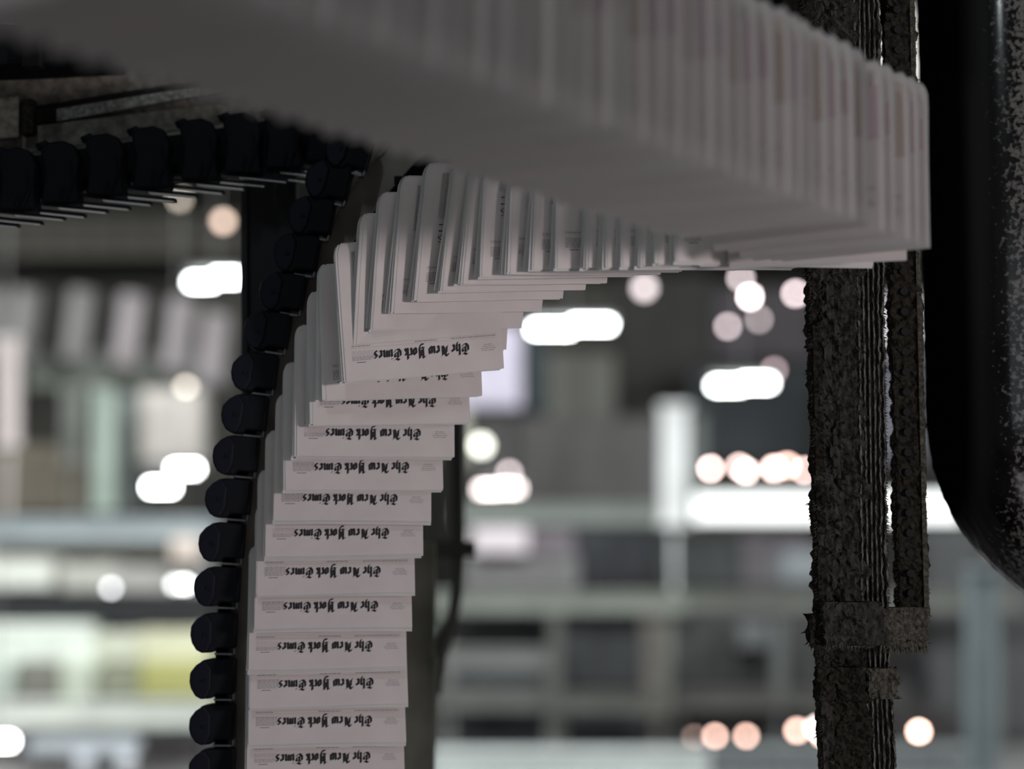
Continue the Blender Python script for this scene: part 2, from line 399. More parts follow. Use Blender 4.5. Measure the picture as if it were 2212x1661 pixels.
nm = ['second', 'third', 'fourth', 'fifth', 'sixth', 'seventh', 'eighth', 'ninth', 'tenth', 'eleventh', 'twelfth', 'thirteenth', 'fourteenth', 'fifteenth', 'sixteenth']
for i, (u, a, b) in enumerate(GR):
    o = gp if i == 0 else copy_tree(gp)
    d = 3.86
    o.location = at(u + 38, (a + b) / 2, d)
    n0 = GR[max(i - 1, 0)]; n1 = GR[min(i + 1, len(GR) - 1)]
    ang = math.atan2((n1[0] - n0[0]), (n0[1] - n1[1]) + 1e-6)
    o.rotation_euler = (0, ang * .45, 0)
    o['label'] = ('black gripper on the curved rail cut by the bottom edge of the photo' if i == 0 else
                  f'black rounded gripper on the left of the curved rail, {nm[i-1]} from the bottom' if i < 15 else 'topmost black gripper of the curved rail, just under the overhead run')

# ------------------------------------------------------------------ overhead return rail with its empty grippers (upper left)
def px_slab(mb, quad, d0, d1, th, mi=0):
    """quad: four (u, v, t) corners, t in 0..1 picks the depth between d0 and d1"""
    P = [at(u, v, lerp(d0, d1, t)) for u, v, t in quad]; o = FW * th
    mb.add(P + [p + o for p in P], [(0, 1, 2, 3), (7, 6, 5, 4), (0, 4, 5, 1), (1, 5, 6, 2), (2, 6, 7, 3), (3, 7, 4, 0)], mi)
ov = empty('overhead_rail', at(300, 330, 4.0), 'dusty slotted steel overhead rail above the row of empty grippers', 'conveyor rail')
mb = MB(); px_slab(mb, [(-160, 120, 0), (760, 10, 1), (760, 215, 1), (-160, 355, 0)], 3.95, 4.25, .03); loc(mb.build('web_plate', DUSTB), ov)
mb = MB(); px_slab(mb, [(-160, 300, 0), (760, 190, 1), (760, 222, 1), (-160, 362, 0)], 3.91, 4.21, .04); loc(mb.build('lower_flange', DUSTB), ov)
mb = MB(); px_slab(mb, [(-160, 372, 0), (760, 232, 1), (760, 348, 1), (-160, 470, 0)], 3.93, 4.16, .02); loc(mb.build('dark_gap_fill', BLACKP), ov)  # added dark slab, stands for the darkness between the grippers
mb = MB(); px_slab(mb, [(118, 236, .3), (520, 172, .7), (520, 190, .7), (118, 262, .3)], 3.90, 4.2, .02); loc(mb.build('slotted_strip', DUSTL), ov)
mb = MB(); px_slab(mb, [(60, 232, .25), (520, 158, .7), (520, 166, .7), (60, 246, .25)], 3.905, 4.2, .01); px_slab(mb, [(74, 236, .25), (122, 228, .3), (122, 262, .3), (74, 266, .25)], 3.9, 4.2, .01); loc(mb.build('groove', SLOT), ov)
mb = MB(); px_slab(mb, [(45, 215, .25), (70, 212, .25), (70, 288, .25), (45, 292, .25)], 3.86, 4.16, .04); loc(mb.build('joint_bracket', LINTD, bevel=.003), ov)
mb = MB(); px_slab(mb, [(-60, 216, .1), (40, 206, .2), (40, 296, .2), (-60, 306, .1)], 3.88, 4.18, .03); loc(mb.build('joint_plate', DUSTB, bevel=.003), ov)
hs = empty('drive_housing', at(100, 110, 4.0), 'black drive housing above the dusty overhead rail', 'machine housing')
mb = MB(); px_slab(mb, [(-160, 40, 0), (215, 60, .4), (235, 128, .4), (-160, 150, 0)], 3.8, 4.0, .2); loc(mb.build('shell', BLACKP, bevel=.01), hs)
mb = MB(); px_slab(mb, [(45, 60, .2), (85, 62, .2), (85, 142, .2), (45, 144, .2)], 3.76, 3.98, .05); loc(mb.build('strap', SLOT, bevel=.004), hs)

th = empty('conveyor_housing', at(1640, 60, 4.0), 'dark conveyor housing above the right end of the newspaper stack', 'machine housing')
mb = MB(); px_slab(mb, [(1440, -160, 0), (1742, -160, 1), (1742, 62, 1), (1440, 10, 0)], 3.9, 3.95, .15); loc(mb.build('shell', LINTD, bevel=.008), th)
mb = MB(); px_slab(mb, [(1640, -20, 0), (1690, -20, 1), (1690, 75, 1), (1640, 70, 0)], 3.84, 3.85, .05); loc(mb.build('bracket', SLOT, bevel=.004), th)
g2 = empty('hanging_gripper', (0, 0, 0), 'x', 'gripper', 'empty black grippers under the overhead rail')
mb = MB(); prof = [(-.045, .05), (-.03, .062), (.0, .066), (.022, .058), (.034, .03), (.03, -.01), (.036, -.06), (-.04, -.06), (-.034, 0)]
mb.prism([(x, -.03, z) for x, z in prof], (0, .06, 0)); mb.build('body', BLACKP, g2, bevel=.006, seg=3)
mb = MB(); mb.tube([(-.052, -.02, .052), (-.036, -.02, .06), (-.022, -.02, .05), (-.03, -.02, .035)], .008, 8); mb.build('hook_finger', BLACKC, g2, smooth=True)
mb = MB(); mb.tube([(.02, -.036, .02), (.026, -.036, -.02), (.012, -.036, -.055)], .0022, 6); mb.tube([(.006, -.036, -.03), (.0, -.036, -.055)], .002, 6); mb.build('spring', BLACKC, g2)
for k2 in range(2):
    mb = MB(); c = Vector((-.02 + k2 * .044, 0, -.066 - .0065 * (1 - k2) * 1 + .0025 * k2)); e = Vector((.095, 0, -.010))
    mb.box(c - Vector((.03, 0, 0)), e, (0, .009, 0), (0, 0, .0026)); bl = mb.build('blade', BLACKC, g2)
    mb = MB(); mb.box(c - Vector((.03, 0, .0034)) + e * .45, e * .5, (0, .008, 0), (0, 0, .0009)); ed = mb.build('edge_highlight', EDGE, bl); ed['label'] = 'painted highlight along the lower edge'  # pale strip carries the highlight under the blade
HG = [(-52, 343), (47, 328), (140, 313), (236, 297), (335, 281), (438, 264), (530, 250), (618, 240), (705, 228)]
for i, (u, v) in enumerate(HG):
    o = g2 if i == 0 else copy_tree(g2)
    d = 3.86 + .022 * i
    o.location = at(u, v + 66, d)
    o['label'] = ('empty black gripper under the overhead rail, cut by the left edge of the photo' if i == 0 else f'empty black hanging gripper under the overhead rail, {nm[i-1] if i > 0 else ""} from the left edge')

# ------------------------------------------------------------------ lint-covered struts on the right
def nz3(p, s): return noise.noise(Vector(p) * s)
def fuzzy(name, path, prof, mt, parent, amp=.0055, step=.0065, seed=0, cap=True, spikes=.0):
    """path: list of (centre, scale); prof: closed polygon (x, y) in metres; straight extrusion with lint bumps"""
    # resample profile
    pp = []
    for i in range(len(prof)):
        a = Vector(prof[i]); b = Vector(prof[(i + 1) % len(prof)]); n = max(1, int((b - a).length / step))
        for q in range(n): pp.append(a.lerp(b, q / n))
    rows = []
    for i in range(len(path) - 1):
        a, b = Vector(path[i]), Vector(path[i + 1]); n = max(1, int((b - a).length / step))
        for q in range(n): rows.append(a.lerp(b, q / n))
    rows.append(Vector(path[-1])); cx = sum((p for p in pp), Vector((0, 0))) / len(pp)
    vs = []; N = len(pp)
    for c in rows:
        for p in pp:
            w = Vector((c.x + p.x, c.y + p.y, c.z)); dirv = Vector(((p - cx).x, (p - cx).y, 0)).normalized()
            dsp = 1.7 * amp * (nz3(w + Vector((seed, 0, 0)), 55) + .7 * nz3(w + Vector((seed, 5, 0)), 130) + .8 * nz3(w, 18))
            vs.append(w + dirv * dsp + Vector((0, 0, amp * .6 * nz3(w + Vector((3, 3, 3)), 90))))
    fs = [(i * N + k, i * N + (k + 1) % N, (i + 1) * N + (k + 1) % N, (i + 1) * N + k) for i in range(len(rows) - 1) for k in range(N)]
    fs += [tuple(range(N - 1, -1, -1)), tuple((len(rows) - 1) * N + k for k in range(N))]
    mb = MB(); mb.add(vs, fs)
    rnd = random.Random(seed + 50)
    for i in range(0, len(vs), 1):           # short lint fibres standing off the skin
        if rnd.random() < .16:
            p = vs[i]; pr = pp[i % N]; o_ = Vector(((pr - cx).x, (pr - cx).y, 0)).normalized()
            if o_.y > .5: continue
            d_ = (o_ * rnd.uniform(.5, 1) + Vector((rnd.uniform(-.5, .5), 0, rnd.uniform(-1.2, .1)))).normalized() * amp * rnd.uniform(.8, 2.0)
            s_ = d_.cross(Vector((.3, 1, .2))).normalized() * amp * .28; t_ = d_.cross(s_).normalized() * amp * .28
            mb.add([p + s_, p - s_ * .5 + t_, p - s_ * .5 - t_, p + d_], [(0, 1, 3), (1, 2, 3), (2, 0, 3)])
    o = mb.build(name, mt, smooth=False); loc(o, parent); return o
def spikes(parent, base_pts, ln, mt, label='lint_tufts', n=1, dirs=None):
    mb = MB(); rnd = random.Random(len(base_pts))
    for p in base_pts:
        for q in range(n):
            d = Vector((rnd.uniform(-1, 1), rnd.uniform(-.6, .2), rnd.uniform(-1, .3))) if dirs is None else dirs + Vector((rnd.uniform(-.35, .35), rnd.uniform(-.3, .3), rnd.uniform(-.3, .3)))
            d = d.normalized() * ln * rnd.uniform(.4, 1.1); s = d.cross(Vector((.3, 1, .2))).normalized() * ln * .16; t = d.cross(s).normalized() * ln * .16
            a = Vector(p) + Vector((rnd.uniform(-.002, .002), 0, rnd.uniform(-.003, .003)))
            mb.add([a + s, a - s * .5 + t, a - s * .5 - t, a + d], [(0, 1, 3), (1, 2, 3), (2, 0, 3), (0, 2, 1)])
    o = loc(mb.build(label, mt), parent); o['kind'] = 'stuff'; return o
dA = 3.72
sa = empty('support_strut', at(1830, 1661, dA), 'thick lint-covered vertical strut with ribbed side, left of the perforated strut', 'support strut')
def seglin(u0, v0, u1, v1, d, n=2): return [at(lerp(u0, u1, t), lerp(v0, v1, t), d) for t in [i / (n - 1) for i in range(n)]]
w1 = m(52, dA)
fuzzy('flat_face', [at(1778, -420, dA), at(1820, 1385, dA)], [(-w1, -.03), (w1, -.03), (w1, .05), (-w1, .05)], LINT, sa, amp=.0065, seed=1)
fuzzy('side_lip', [at(1737, -420, dA - .015), at(1776, 1372, dA - .015)], [(-.008, -.02), (.008, -.02), (.008, .05), (-.008, .05)], LINTD, sa, seed=4)
rib = []
for i in range(6):
    x0 = -.026 + i * .0092; rib += [(x0, -.008), (x0 + .001, -.022), (x0 + .0042, -.022), (x0 + .0055, -.008)]
rib += [(.028, .04), (-.028, .04)]
fuzzy('ribbed_face', [at(1862, -420, dA - .01), at(1888, 1385, dA - .01)], rib, LINTR, sa, amp=.0028, step=.005, seed=2)
fuzzy('lower_face', [at(1812, 1375, dA), at(1838, 1720, dA)], [(-w1 * .9, -.028), (w1 * .9, -.028), (w1 * .9, .05), (-w1 * .9, .05)], LINTD, sa, seed=6)
fuzzy('lower_ribbed_face', [at(1890, 1375, dA), at(1904, 1720, dA)], rib, LINTR, sa, amp=.003, step=.005, seed=8)
fuzzy('lower_lip', [at(1778, 1375, dA - .01), at(1790, 1720, dA - .01)], [(-.010, -.02), (.01, -.02), (.01, .05), (-.01, .05)], LINT, sa, seed=3)
wc = m(46, dA)
fuzzy('clamp_sleeve', [at(1818, 1440, dA - .02), at(1824, 1512, dA - .02)], [(-wc * 1.18, -.03), (wc, -.03), (wc, .05), (-wc * 1.18, .05)], LINTD, sa, amp=.007, seed=9)
fuzzy('clamp_knob', [at(1905, 1442, dA - .03), at(1908, 1508, dA - .03)], [(-.03, -.02), (.027, -.02), (.027, .04), (-.03, .04)], LINTL, sa, amp=.006, seed=10)
pts = []
for i in range(360):
    v = -100 + i * 5; pts.append(at(1737 + (v + 420) * .0217 - 7, v, dA - .03) if v < 1375 else at(1768 + (v - 1375) * .04, v, dA - .03))
spikes(sa, pts, .011, LINT, n=2, dirs=Vector((-1, -.2, -.5)))
pts = [at(1862 + (v + 420) * .0144 + 30 if v < 1380 else 1890 + (v - 1375) * .04 + 28, v, dA - .02) for v in range(500, 1660, 6) if not 1375 < v < 1520]
spikes(sa, pts, .009, LINT, n=2, dirs=Vector((1, -.2, -.4)))
pts = [at(lerp(1770, 1915, i / 60), 1390, dA - .045) for i in range(61)]
spikes(sa, pts, .013, LINTL, n=3, dirs=Vector((0, -.2, -1)))
q = at(1850, 1720, dA); mb = MB(); mb.box((q.x, q.y + .01, q.z / 2), (.07, 0, 0), (0, .035, 0), (0, 0, q.z / 2 + .003)); loc(mb.build('strut_foot', LINTD), sa)
cl = empty('cross_clamp', at(1870, 1390, 3.66), 'furry lint-covered cross clamp joining the two vertical struts', 'clamp')
fuzzy('collar', [at(1836, 1300, 3.67), at(1840, 1392, 3.67)], [(-.056, -.03), (.056, -.03), (.056, .01), (-.056, .01)], LINT, cl, amp=.006, seed=12)
fuzzy('arm', [at(1952, 1312, 3.69), at(1953, 1388, 3.69)], [(-.052, -.02), (.045, -.02), (.045, .03), (-.052, .03)], LINTL, cl, amp=.005, seed=13)
fuzzy('bolt_end', [at(1760, 1326, 3.68), at(1766, 1388, 3.68)], [(-.014, -.02), (.02, -.02), (.02, .03), (-.014, .03)], LINTD, cl, amp=.007, seed=14)
spikes(cl, [at(lerp(1905, 2000, i / 50), 1388, 3.665) for i in range(51)], .022, LINTL, n=3, dirs=Vector((0, -.2, -1)))
spikes(cl, [at(lerp(1752, 1780, i / 14), 1388, 3.665) for i in range(15)], .016, LINTD, label='lint_tufts', n=3, dirs=Vector((-.2, -.2, -1)))
sb = empty('perforated_strut', at(1970, 1310, 3.78), 'narrow dark perforated strut beside the big black duct', 'support strut')
wb = m(31, 3.78)
fuzzy('perforated_face', [at(1928, -420, 3.78), at(1970, 1330, 3.78)], [(-wb, -.02), (wb, -.02), (wb, .03), (-wb, .03)], LINTD, sb, amp=.0045, seed=20)
fuzzy('edge_lip', [at(1956, -420, 3.77), at(1998, 1330, 3.77)], [(-.004, -.015), (.006, -.015), (.006, .03), (-.004, .03)], LINTL, sb, amp=.003, seed=21)
mb = MB(); mb.tube([(0, 0, 0), (0, .012, 0)], .0075, 12); hm = None
for i in range(30):
    v = 20 + i * 43.5
    if i == 0: ho = mb.build('bolt_hole', HOLE, sb); hm = ho.data
    else: ho = link('bolt_hole', hm, sb)
    ho.location = at(1928 + (v + 420) * .024, v, 3.752) - Vector(sb.location)
spikes(sb, [at(1898 + (v + 420) * .024, v, 3.765) for v in range(560, 1300, 9)], .009, LINTD, n=2, dirs=Vector((-1, -.2, -.4)))

# ------------------------------------------------------------------ the black duct
DUCT = mat('black_duct', (.004, .004, .005), .2, spec=.5)
t = DUCT.node_tree; b = t.nodes['Principled BSDF']
tc = t.nodes.new('ShaderNodeTexCoord'); n1 = t.nodes.new('ShaderNodeTexNoise'); n1.inputs['Scale'].default_value = 110; n1.inputs['Detail'].default_value = 5
n2 = t.nodes.new('ShaderNodeTexNoise'); n2.inputs['Scale'].default_value = 7
cr = t.nodes.new('ShaderNodeValToRGB'); cr.color_ramp.elements[0].position = .50; cr.color_ramp.elements[1].position = .62
cr.color_ramp.elements[0].color = (.003, .003, .0035, 1); cr.color_ramp.elements[1].color = (.11, .108, .104, 1)
sx = t.nodes.new('ShaderNodeSeparateXYZ'); mr = t.nodes.new('ShaderNodeMapRange')
mr.inputs[1].default_value = .90; mr.inputs[2].default_value = 1.02; mr.inputs[3].default_value = -.32; mr.inputs[4].default_value = .12
ad = t.nodes.new('ShaderNodeMath'); ad.operation = 'ADD'
t.links.new(tc.outputs['Object'], n1.inputs[0]); t.links.new(tc.outputs['Object'], n2.inputs[0]); t.links.new(tc.outputs['Object'], sx.inputs[0])
t.links.new(sx.outputs[0], mr.inputs[0]); t.links.new(n1.outputs[0], ad.inputs[0]); t.links.new(mr.outputs[0], ad.inputs[1])
t.links.new(ad.outputs[0], cr.inputs[0]); t.links.new(cr.outputs[0], b.inputs['Base Color'])
m1 = t.nodes.new('ShaderNodeMapRange'); m2 = t.nodes.new('ShaderNodeMapRange')     # lint-matted flank, bare glossy front
for q_, (a_, b__) in ((m1, (1, .13)), (m2, (0, .6))):
    q_.inputs[1].default_value = .90; q_.inputs[2].default_value = .955; q_.inputs[3].default_value = a_; q_.inputs[4].default_value = b__
    t.links.new(sx.outputs[0], q_.inputs[0])
t.links.new(m1.outputs[0], b.inputs['Roughness']); t.links.new(m2.outputs[0], b.inputs['Specular IOR Level'])
dd = 3.98; rr = m(198, dd); ctr = at(2203, 900, dd)
path = [Vector((ctr.x, ctr.y, z)) for z in [6.0, 5, 4, 3.5] + [3.3 - .02 * i for i in range(int((3.3 - ctr.z) / .02))]]
Rb = m(262, dd)
for i in range(0, 46):
    a = math.pi / 2 * i / 40
    if i <= 40: path.append(Vector((ctr.x + Rb - Rb * math.cos(a), ctr.y, ctr.z - Rb * math.sin(a))))
for i in range(1, 12): path.append(Vector((ctr.x + Rb + .1 * i, ctr.y, ctr.z - Rb)))
mb = MB(); N = 160; ref = Vector((0, 1, 0)); rings = []
for i, p in enumerate(path):
    tt = (path[min(i + 1, len(path) - 1)] - path[max(i - 1, 0)]).normalized(); a = ref; bb = tt.cross(a)
    ring = []
    for q in range(N):
        an = 2 * math.pi * q / N; dr = a * math.cos(an) + bb * math.sin(an); w_ = p + dr * rr
        ring.append(w_ + dr * (.0022 * nz3(w_, 95) + .0022 * nz3(w_, 45) + .0016 * nz3(w_, 180)) * (1 if abs(math.cos(an)) < .55 else 0) )
    rings += ring
mb.add(rings, [(i * N + q, i * N + (q + 1) % N, (i + 1) * N + (q + 1) % N, (i + 1) * N + q) for i in range(len(path) - 1) for q in range(N)])
du = mb.build('exhaust_duct', DUCT, smooth=True)
tag(du, 'big black exhaust duct bending away at the right edge, dust-speckled', 'duct')

# ------------------------------------------------------------------ the hall
def smat(name, col, col2, s): return mat(name, col, .9, nscale=s, col2=col2, spec=.1)
WALLM = smat('hall_wall', (.17, .165, .15), (.06, .06, .055), .35)
FLOORM = smat('hall_floor', (.2, .2, .2), (.12, .12, .12), .8)
def plate(name, c, X, Y, Z, mt):
    mb = MB(); mb.box(c, X, Y, Z); o = mb.build(name, mt); o['kind'] = 'structure'; return o
plate('floor', (0, 18, -.05), (14, 0, 0), (0, 24, 0), (0, 0, .05), FLOORM)
plate('wall_back', (0, 42, 4), (14, 0, 0), (0, .1, 0), (0, 0, 4), WALLM)
plate('wall_left', (-14, 18, 4), (.1, 0, 0), (0, 24, 0), (0, 0, 4), WALLM)
plate('wall_right', (14, 18, 4), (.1, 0, 0), (0, 24, 0), (0, 0, 4), WALLM)
plate('ceiling', (0, 23, 8.05), (14, 0, 0), (0, 19, 0), (0, 0, .05), WALLM)

CM = {}
def cm(c):
    mx_ = max(c); c = tuple(min(.92, x * (1.12 if mx_ > .4 else (.6 if mx_ < .135 else .8))) for x in c)
    k_ = tuple(round(x, 3) for x in c)
    if k_ not in CM: CM[k_] = mat('paint_%d' % len(CM), c, .8, nz=.15, nscale=3)
    return CM[k_]
DK = cm((.03, .032, .036))
def cabinet(name, u0, v0, u1, v1, d, depth, col, label, cat, doors=2, group=None):
    """free-standing machine unit seen face on: body, inset door panels, plinth"""
    c = at((u0 + u1) / 2, (v0 + v1) / 2, d); wx = m(abs(u1 - u0) / 2, d); hz = m(abs(v1 - v0) / 2, d)
    o = empty(name, (c.x, c.y, c.z - hz), label, cat, group)
    mb = MB(); mb.box((0, depth / 2, hz), (wx, 0, 0), (0, depth / 2, 0), (0, 0, hz)); mb.build('body', cm(col), o, bevel=min(wx, hz) * .08)
    if c.z - hz > .03:
        mb = MB()
        for sg in (-1, 1): mb.tube([(sg * wx * .8, depth * .7, -(c.z - hz)), (sg * wx * .8, depth * .7, .02)], .022, 8)
        mb.build('support_legs', DK, o)
    for i in range(doors):
        mb = MB(); ww = wx / doors
        mb.box((-wx + ww * (2 * i + 1), -.012, hz), (ww * .88, 0, 0), (0, .012, 0), (0, 0, hz * .88)); mb.build('door_panel', cm(col), o, bevel=.004)
    return o
def hbeam(name, u0, u1, v0, v1, d, col, label, cat, group=None, slope=0):
    """long I-section girder"""
    a = at(u0, (v0 + v1) / 2 - slope / 2, d); b_ = at(u1, (v0 + v1) / 2 + slope / 2, d); hz = m((v1 - v0) / 2, d); c = (a + b_) / 2; X = (b_ - a) / 2
    mb = MB(); Z = Vector((0, 0, 1))
    mb.box(c + Z * hz * .82, X, (0, hz * .7, 0), Z * hz * .18); mb.box(c - Z * hz * .82, X, (0, hz * .7, 0), Z * hz * .18); mb.box(c, X, (0, hz * .25, 0), Z * hz * .64)
    for i in range(9): mb.box(a.lerp(b_, (i + .5) / 9), X.normalized() * hz * .08, (0, hz * .6, 0), Z * hz * .64)
    for tt in (.06, .94):
        q = a.lerp(b_, tt)
        if q.z - hz > .03: mb.tube([(q.x, q.y + hz, 0), (q.x, q.y + hz, q.z)], .025, 8)
    o = mb.build(name, cm(col), recentre=True); return tag(o, label, cat, group)
def post(name, u0, u1, v0, v1, d, col, label, cat, group=None, lean=0):
    a = at((u0 + u1) / 2, v0, d); b_ = at((u0 + u1) / 2 + lean, v1, d); wx = m((u1 - u0) / 2, d); mb = MB(); c = (a + b_) / 2; Z = (a - b_) / 2
    mb.box(c + Vector((wx * .85, 0, 0)), (wx * .15, 0, 0), (0, wx * .8, 0), Z); mb.box(c - Vector((wx * .85, 0, 0)), (wx * .15, 0, 0), (0, wx * .8, 0), Z); mb.box(c, (wx * .7, 0, 0), (0, wx * .3, 0), Z)
    mb.box(b_, (wx * 1.15, 0, 0), (0, wx, 0), (0, 0, wx * .2)); mb.tube([(b_.x, b_.y + wx * .5, min(0, b_.z)), (b_.x, b_.y + wx * .5, max(b_.z, .01))], .022, 8); mb.box(a, (wx * 1.15, 0, 0), (0, wx, 0), (0, 0, wx * .2))
    o = mb.build(name, cm(col), recentre=True); return tag(o, label, cat, group)

# lamps: housing and two staggered tubes
def lamp(u, v, d, half, dz, col, s, label, yaw=0, tr=.03, group='bright ceiling lamps in the hall'):
    o = empty('hanging_lamp', at(u, v, d), label, 'lamp', group)
    hw = m(half, d)
    E_ = emat('lamp_light', col, s)
    mb = MB(); mb.box((0, .1, .09), (hw * 1.1, 0, 0), (0, .12, 0), (0, 0, .03)); z_ = 8 - at(u, v, d).z; mb.box((0, .1, z_ / 2), (.008, 0, 0), (0, .008, 0), (0, 0, z_ / 2)); mb.build('housing', cm((.3, .3, .3)), o, bevel=.01)
    for sgn in (-1, 1):
        mb = MB(); c = Vector((sgn * hw * .5, 0, sgn * m(dz, d))); mb.tube([c - Vector((hw * .5, 0, 0)), c + Vector((hw * .5, 0, 0))], tr, 8); mb.build('tube', E_, o)
    return o
WH = (.93, 1, .98)
lamp(462, 604, 20, 52, 5, WH, 34, 'bright white hall lamp cut off by the dark post, upper left')
lamp(1235, 706, 20, 84, 5, WH, 34, 'bright white hall lamp touching the lower right corners of the fanned newspapers')
lamp(1603, 830, 22, 62, 3, WH, 34, 'bright white hall lamp above the lit pale frame')
lamp(374, 1032, 18, 52, 20, WH, 44, 'bright white hall lamp beside the black grippers, lower left')
lamp(-20, 1605, 16, 46, 4, (1, .95, .95), 34, 'bright pinkish-white hall lamp cut by the left edge near the bottom')
lamp(1078, 1056, 22, 44, 1, (1, .86, .83), 14, 'soft pinkish-white lamp right of the rising newspapers')
def bulb(u, v, d, r_, col, s, label, group):
    o = empty('mounted_lamp', at(u, v, d), label, 'lamp', group)
    mb = MB(); mb.tube([(0, -.02, 0), (0, .02, 0)], [m(r_, d)] * 2, 12); mb.build('bulb', emat('bulb_light', col, s), o)
    mb = MB(); mb.tube([(0, .02, 0), (0, .1, 0)], m(r_ * 1.4, d), 12); mb.build('socket', DK, o)
    return o
PK = (1, .82, .84); OR = (1, .62, .5)
BU = [(1620, 641, 6, PK, 42, 'round pinkish lamp glow below the newspaper stack, left of the struts'),
 (1718, 634, 6, PK, 20, 'dim pinkish round lamp beside the thick strut, below the newspapers'),
 (1392, 622, 14, PK, 3.2, 'faint wide lilac lamp just under the level newspapers'), (1572, 705, 6, PK, 11, 'faint lilac lamp below left of the round pinkish one'), (1600, 600, 7, PK, 10, 'faint lamp touching the underside of the newspaper stack'),
 (1640, 690, 6, PK, 6, 'faint lilac lamp under the round pinkish one'), (1672, 800, 6, (1, .7, .75), 6, 'faint pink lamp overlapping the white lamp by the strut'), (1100, 1022, 7, PK, 9, 'faint pink disc of a lamp above the soft white lamp'),
 (1985, 1580, 6, OR, 40, 'round orange-pink lamp right of the strut near the bottom'), (1545, 1590, 6, OR, 19, 'orange-pink lamp, left one of the close pair near the bottom'), (1612, 1590, 6, OR, 19, 'orange-pink lamp, right one of the close pair near the bottom'),
 (1500, 1592, 5, OR, 4, 'faint orange lamp left of the close pair near the bottom'), (1722, 1578, 7, OR, 20, 'orange lamp at left of the glow behind the strut, near the bottom'), (1765, 1572, 7, (1, .85, .8), 20, 'pale lamp half hidden behind the lint-covered strut, near the bottom'), (1778, 1588, 6, OR, 30, 'orange lamp peeping out left of the strut, near the bottom'),
 (1535, 1012, 6, (1, .72, .66), 34, 'pink lamp, first in the row above the white lit frame'), (1597, 1008, 6, (1, .72, .66), 24, 'pink lamp, second in the row above the white lit frame'), (1612, 1018, 6, (1, .8, .75), 30, 'pink lamp, third in the row above the white lit frame'),
 (1672, 1012, 7, (1, .68, .6), 32, 'pink lamp, fourth in the row above the white lit frame'), (1700, 1006, 7, (1, .6, .5), 24, 'pink lamp, fifth in the row above the white lit frame'), (1738, 1016, 6, (1, .72, .66), 24, 'pink lamp, last in the row beside the strut'),
 (388, 430, 9, (1, .82, .6), 3.4, 'dim tan lamp under the row of hanging grippers'), (482, 478, 11, (1, .68, .5), 4.5, 'dim peach lamp left of the dark post'),
 (402, 838, 9, (1, .88, .72), 6, 'cream lamp spot above the bright lamp by the grippers'), (20, 880, 7, (1, .88, .88), 7, 'pale pink spot low on the left edge'), (1040, 962, 14, (.98, 1, .85), 6, 'soft cream lamp beside the newspapers'),
 (240, 1270, 6, (.95, .95, 1), 10, 'small pale lamp in front of the cream cabinets'), (400, 1262, 7, (.97, 1, .98), 17, 'white lamp beside the grippers, level with the cream cabinets'), (378, 1262, 7, (.97, 1, .98), 10, 'white lamp just left of the white one beside the grippers')]
for (u, v, r_, col, s, lab) in BU: bulb(u, v, 21 if v < 1100 else (17.3 if v < 1400 else 16.6), r_, col, s, lab, 'small lamps glowing in the hall')

# lit light boxes (the white frame on the right)
def lightbox(name, u0, v0, u1, v1, d, col, s, label, th=.1):
    c = at((u0 + u1) / 2, (v0 + v1) / 2, d); wx = m((u1 - u0) / 2, d); hz = m((v1 - v0) / 2, d); o = empty(name, c, label, 'light fixture', None)
    mb = MB(); mb.box((0, th, 0), (wx * 1.02, 0, 0), (0, th * .8, 0), (0, 0, hz * 1.15)); mb.build('housing', cm((.3, .32, .31)), o, bevel=.01)
    mb = MB(); mb.box((0, 0, 0), (wx, 0, 0), (0, .02, 0), (0, 0, hz)); mb.build('diffuser', emat('diffuser_light', col, s), o, bevel=.01)
    return o
lightbox('hanging_strip_light', 1500, 1068, 2075, 1126, 20, (.95, 1, .98), 1.25, 'long white strip light behind the struts, right side')

# girders, posts and machine units of the hall
hbeam('walkway_girder', 985, 1500, 1088, 1132, 20.5, (.36, .4, .37), 'pale green-grey girder running into the white strip light', 'girder')
post('lit_post', 1428, 1484, 880, 1130, 20, (.8, .88, .84), 'pale lit post rising from the left end of the white strip light', 'post')
post('slim_post', 1495, 1520, 900, 1050, 22, (.25, .28, .27), 'slim grey post right of the pale lit post', 'post')
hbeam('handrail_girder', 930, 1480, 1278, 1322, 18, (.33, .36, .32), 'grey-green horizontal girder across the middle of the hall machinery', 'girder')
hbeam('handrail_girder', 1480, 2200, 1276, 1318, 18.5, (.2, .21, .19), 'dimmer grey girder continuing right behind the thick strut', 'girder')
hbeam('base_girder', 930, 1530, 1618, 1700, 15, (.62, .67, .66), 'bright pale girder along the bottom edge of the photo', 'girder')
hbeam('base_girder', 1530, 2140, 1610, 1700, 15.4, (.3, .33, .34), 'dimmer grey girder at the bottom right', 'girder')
cabinet('machine_cabinet', 1020, 1140, 1140, 1195, 19, .6, (.75, .68, .72), 'pinkish white machine cover below the soft pinkish lamp', 'machine', 1)
cabinet('machine_cabinet', 1140, 1145, 1240, 1200, 19.3, .6, (.25, .22, .25), 'mauve grey machine cover right of the pinkish white one', 'machine', 1)
cabinet('press_unit', 1240, 1140, 1420, 1265, 20.4, 1.0, (.075, .08, .09), 'dark press unit below the green-grey girder', 'machine', 2)
cabinet('press_unit', 1420, 1150, 1600, 1270, 20.2, 1.0, (.09, .1, .1), 'dark grey press unit under the white strip light', 'machine', 2)
cabinet('press_unit', 1600, 1150, 1760, 1270, 20.2, 1.0, (.16, .145, .16), 'brown-mauve press unit beside the thick strut', 'machine', 2)
cabinet('machine_cabinet', 1690, 1190, 1790, 1260, 18.8, .6, (.3, .33, .35), 'pale blue-grey box peeping out left of the thick strut', 'machine', 1)
